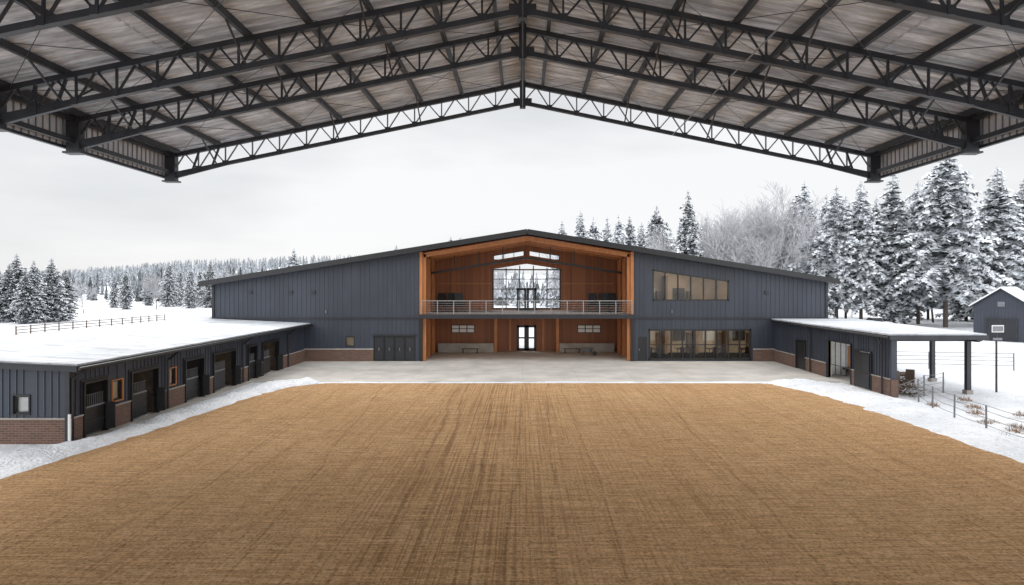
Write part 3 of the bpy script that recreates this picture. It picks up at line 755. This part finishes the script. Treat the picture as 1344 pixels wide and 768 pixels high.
# ---------------------------------------------------------------- shed
E=empty('storage_shed'); E.location=(56.2,76,0); E.rotation_euler=(0,0,math.radians(-50)); s=MB()
x0,x1,y0,y1=0,5.6,0,7; xm=2.8; sl=lambda x:6.3-.72*abs(x-xm)
wall(s,'x',y0,x0,x1,0,lambda x:sl(x),[],'siding','siding2',brk=(xm,),sp=.35); wall(s,'x',y1,x0,x1,0,lambda x:sl(x),[],'siding',None,brk=(xm,))
wall(s,'y',x0,y0,y1,0,sl(x0),[],'siding','siding2'); wall(s,'y',x1,y0,y1,0,sl(x1),[],'siding','siding2',out=1)
s.box(1.3,4.3,y0-.08,y0-.04,0,2.7,'trim')
for x in(1.3,2.8,4.3): s.box(x-.06,x+.06,y0-.14,y0-.08,0,2.8,'steel')
s.box(1.24,4.36,y0-.15,y0-.08,2.7,2.84,'steel'); s.box(xm-.35,xm+.35,y0-.1,y0,4.2,4.8,'steel2'); s.build('walls',E)
s=MB()
for sg in(-1,1):
    ex=xm+sg*3.2
    for o0,o1,k in((.01,.14,'trim'),(.142,.32,'snowc')):
        slab(s,xm,ex,y0-.4,y1+.4,sl,o0,o1,k)
s.build('roof',E)
# sign post
s=MB(); s.cyl((30,38.6,0),(30,38.6,4.1),.06,.055,'steel',8); s.box(29.65,30.4,38.5,38.54,3.8,4.25,'white'); s.box(29.7,30.35,38.48,38.503,3.86,4.19,'steel2'); s.box(29.72,30.3,38.5,38.54,3.3,3.45,'steel2')
s.build('sign_post')
s=MB(); pts=[(21.3,20.5),(21.2,23),(21.1,25.5),(21.3,28),(21.6,30.5),(22.2,33),(23,35.4),(24.5,37.2),(26.5,38.4)]
for i,(x,y) in enumerate(pts):
    s.cyl((x,y,-.05),(x+U(-.04,.04),y,1.3+U(-.05,.05)),.045,.04,'steel2',6)
    if i:
        for z in(.35,.68,1.0,1.25):
            xa,ya=pts[i-1]; xm_,ym_=(x+xa)/2,(y+ya)/2
            s.cyl((xa,ya,z),(xm_,ym_,z-.04),.014,.014,'steel2',4); s.cyl((xm_,ym_,z-.04),(x,y,z),.014,.014,'steel2',4)
s.build('wire_fence')
s=MB(); pts=[(25.5,50.5),(28,50.2),(30.5,49.8),(33,49.5),(36,49),(39,48.4)]
for i,(x,y) in enumerate(pts):
    s.cyl((x,y,0),(x,y,1.4),.05,.05,'steel2',6)
    if i:
        for z in(.4,.75,1.05,1.35): s.cyl((*pts[i-1],z),(x,y,z),.025,.025,'steel2',5)
s.build('pipe_fence')
s=MB()
for i in range(70):
    an=U(0,6.28); L=U(.5,1.7); x,y=23.7+U(-.6,.6),37.9+U(-.6,.6); z=U(.05,.6)
    s.cyl((x,y,z),(x+math.cos(an)*L,y+math.sin(an)*L,max(.03,z+U(-.6,.7))),.035*U(.4,1.2),.012,'fwood' if R()>.3 else 'twig',5)
s.build('brush_pile')
s=MB()
for i in range(18):
    x=26+U(-1.5,1.5); s.cyl((x-1,44+i*.1,.15+(i%3)*.2),(x+1.4,44.3+i*.1,.15+(i%3)*.2),.11,.09,'fwood',7)
s.build('log_pile')
def tuft(x,y,r):
    s=MB()
    for i in range(int(320*r)):
        an=U(0,6.28); q=r*math.sqrt(R()); px_,py_=math.cos(an)*q,math.sin(an)*q; h=U(.12,.36)*(1.15-q/r)
        w_=.022; b_=U(0,3.14)
        s.poly([(px_-w_*math.cos(b_),py_-w_*math.sin(b_),-.03),(px_+w_*math.cos(b_),py_+w_*math.sin(b_),-.03),(px_+U(-.2,.2),py_+U(-.2,.2),h)],'straw' if R()<.8 else 'frost')
    o=s.build('dry_grass_tuft'); o.location=(x,y,.16)
for x,y,r in((22.4,29.3,.5),(22.9,28.2,.6),(22.0,27.4,.45),(23.4,31.5,.4),(22.6,33.6,.35),(24.4,33,.45),(25.5,35.2,.4),(23,26.2,.4),(25.3,31.0,.35),(20.9,26.6,.35)): tuft(x,y,r)
s=MB(); prev=None
for i in range(14):
    y=80+i*2.6; x=-66.5-.3*math.sin(i*.6); z=hfun(x,y)
    s.cyl((x,y,z-.2),(x,y,z+1.45),.09,.08,'fwood',6)
    if prev:
        for h in(.5,.9,1.3): s.cyl((prev[0],prev[1],prev[2]+h),(x,y,z+h),.06,.05,'fwood',5)
    prev=(x,y,z)
s.build('wooden_rail_fence')
# small farm building in the far field
s=MB(); X,Y=-120,225; z=hfun(X,Y)
s.box(X-7,X+7,Y-4,Y+4,z-1,z+3.2,'fwood')
for sg in(-1,1): s.hexa([(X-7.5,Y,z+5.6),(X+7.5,Y,z+5.6),(X+7.5,Y+sg*4.6,z+3.1),(X-7.5,Y+sg*4.6,z+3.1),(X-7.5,Y,z+5.9),(X+7.5,Y,z+5.9),(X+7.5,Y+sg*4.6,z+3.4),(X-7.5,Y+sg*4.6,z+3.4)],'snowc')
for sx in(-7,7): s.poly([(X+sx,Y-4,z+3.2),(X+sx,Y+4,z+3.2),(X+sx,Y,z+5.6)],'fwood')
s.box(X-2,X+1,Y-4.05,Y-4,z,z+2.6,'black'); s.box(X+3,X+5,Y-4.05,Y-4,z+1,z+2.2,'black')
s.build('farm_barn')
s=MB()
s.box(-2.5,2.5,-.9,.9,.5,1.15,'trim'); s.hexa([(-1.1,-.85,1.15),(1.0,-.85,1.15),(1.0,.85,1.15),(-1.1,.85,1.15),(-.5,-.7,1.85),(.7,-.7,1.85),(.7,.7,1.85),(-.5,.7,1.85)],'black')
s.box(-.6,.8,-.72,.72,1.852,1.95,'snowc'); s.box(1.05,2.45,-.8,.8,1.152,1.22,'snowc')
for x in(-1.6,1.6):
    for yy in(-.95,.7): s.cyl((x,yy,.42),(x,yy+.25,.42),.42,.42,'black',14)
o=s.build('pickup_truck'); o.location=(53,92,hfun(53,92)); 

# ---------------------------------------------------------------- light
wd=bpy.data.worlds.new('World'); S.world=wd; wd.use_nodes=True; t=wd.node_tree; t.nodes.clear()
o=t.nodes.new('ShaderNodeOutputWorld'); bg=t.nodes.new('ShaderNodeBackground'); t.links.new(bg.outputs[0],o.inputs[0])
sky=t.nodes.new('ShaderNodeTexSky'); sky.sky_type='NISHITA'; sky.sun_disc=False
el,rot=math.radians(46),math.radians(-25)
sky.sun_elevation=el; sky.sun_rotation=rot
sk=mix(t,1.0,sky.outputs[0],(.08,.08,.08),'MULTIPLY')
v=coords(t,(1.2,1.2,4.5),'Generated'); n1=noi(t,v,1.1,5,.5)
cl=ramp(t,n1,.36,.60,(.71,.725,.745),(.98,.985,.995))
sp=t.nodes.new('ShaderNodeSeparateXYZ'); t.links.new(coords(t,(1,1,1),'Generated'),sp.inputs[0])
# overcast luminance: zenith brighter than horizon, extra brightness added to sides and behind camera to light the arena
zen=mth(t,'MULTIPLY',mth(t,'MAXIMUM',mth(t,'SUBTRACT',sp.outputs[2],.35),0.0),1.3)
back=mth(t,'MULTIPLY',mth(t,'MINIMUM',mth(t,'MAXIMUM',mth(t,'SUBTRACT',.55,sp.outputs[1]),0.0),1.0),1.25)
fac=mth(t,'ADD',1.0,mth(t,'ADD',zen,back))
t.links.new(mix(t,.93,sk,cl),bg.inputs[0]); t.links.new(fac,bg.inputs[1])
L=bpy.data.lights.new('sun','SUN'); L.energy=1.5; L.angle=math.radians(25); L.color=(1,.98,.95)
so=bpy.data.objects.new('sun',L); S.collection.objects.link(so)
dirv=Vector((math.sin(rot)*math.cos(el),math.cos(rot)*math.cos(el),math.sin(el)))
so.rotation_euler=dirv.to_track_quat('Z','Y').to_euler()
# ---------------------------------------------------------------- camera
cam=bpy.data.cameras.new('camera'); co=bpy.data.objects.new('camera',cam); S.collection.objects.link(co)
co.location=(0,0,CZ); co.rotation_euler=(math.radians(90),0,0)
cam.sensor_width=36; cam.lens=800/1344*36; cam.shift_x=-14/1344; cam.shift_y=-9/1344
cam.clip_end=6000; cam.clip_start=.1
S.camera=co
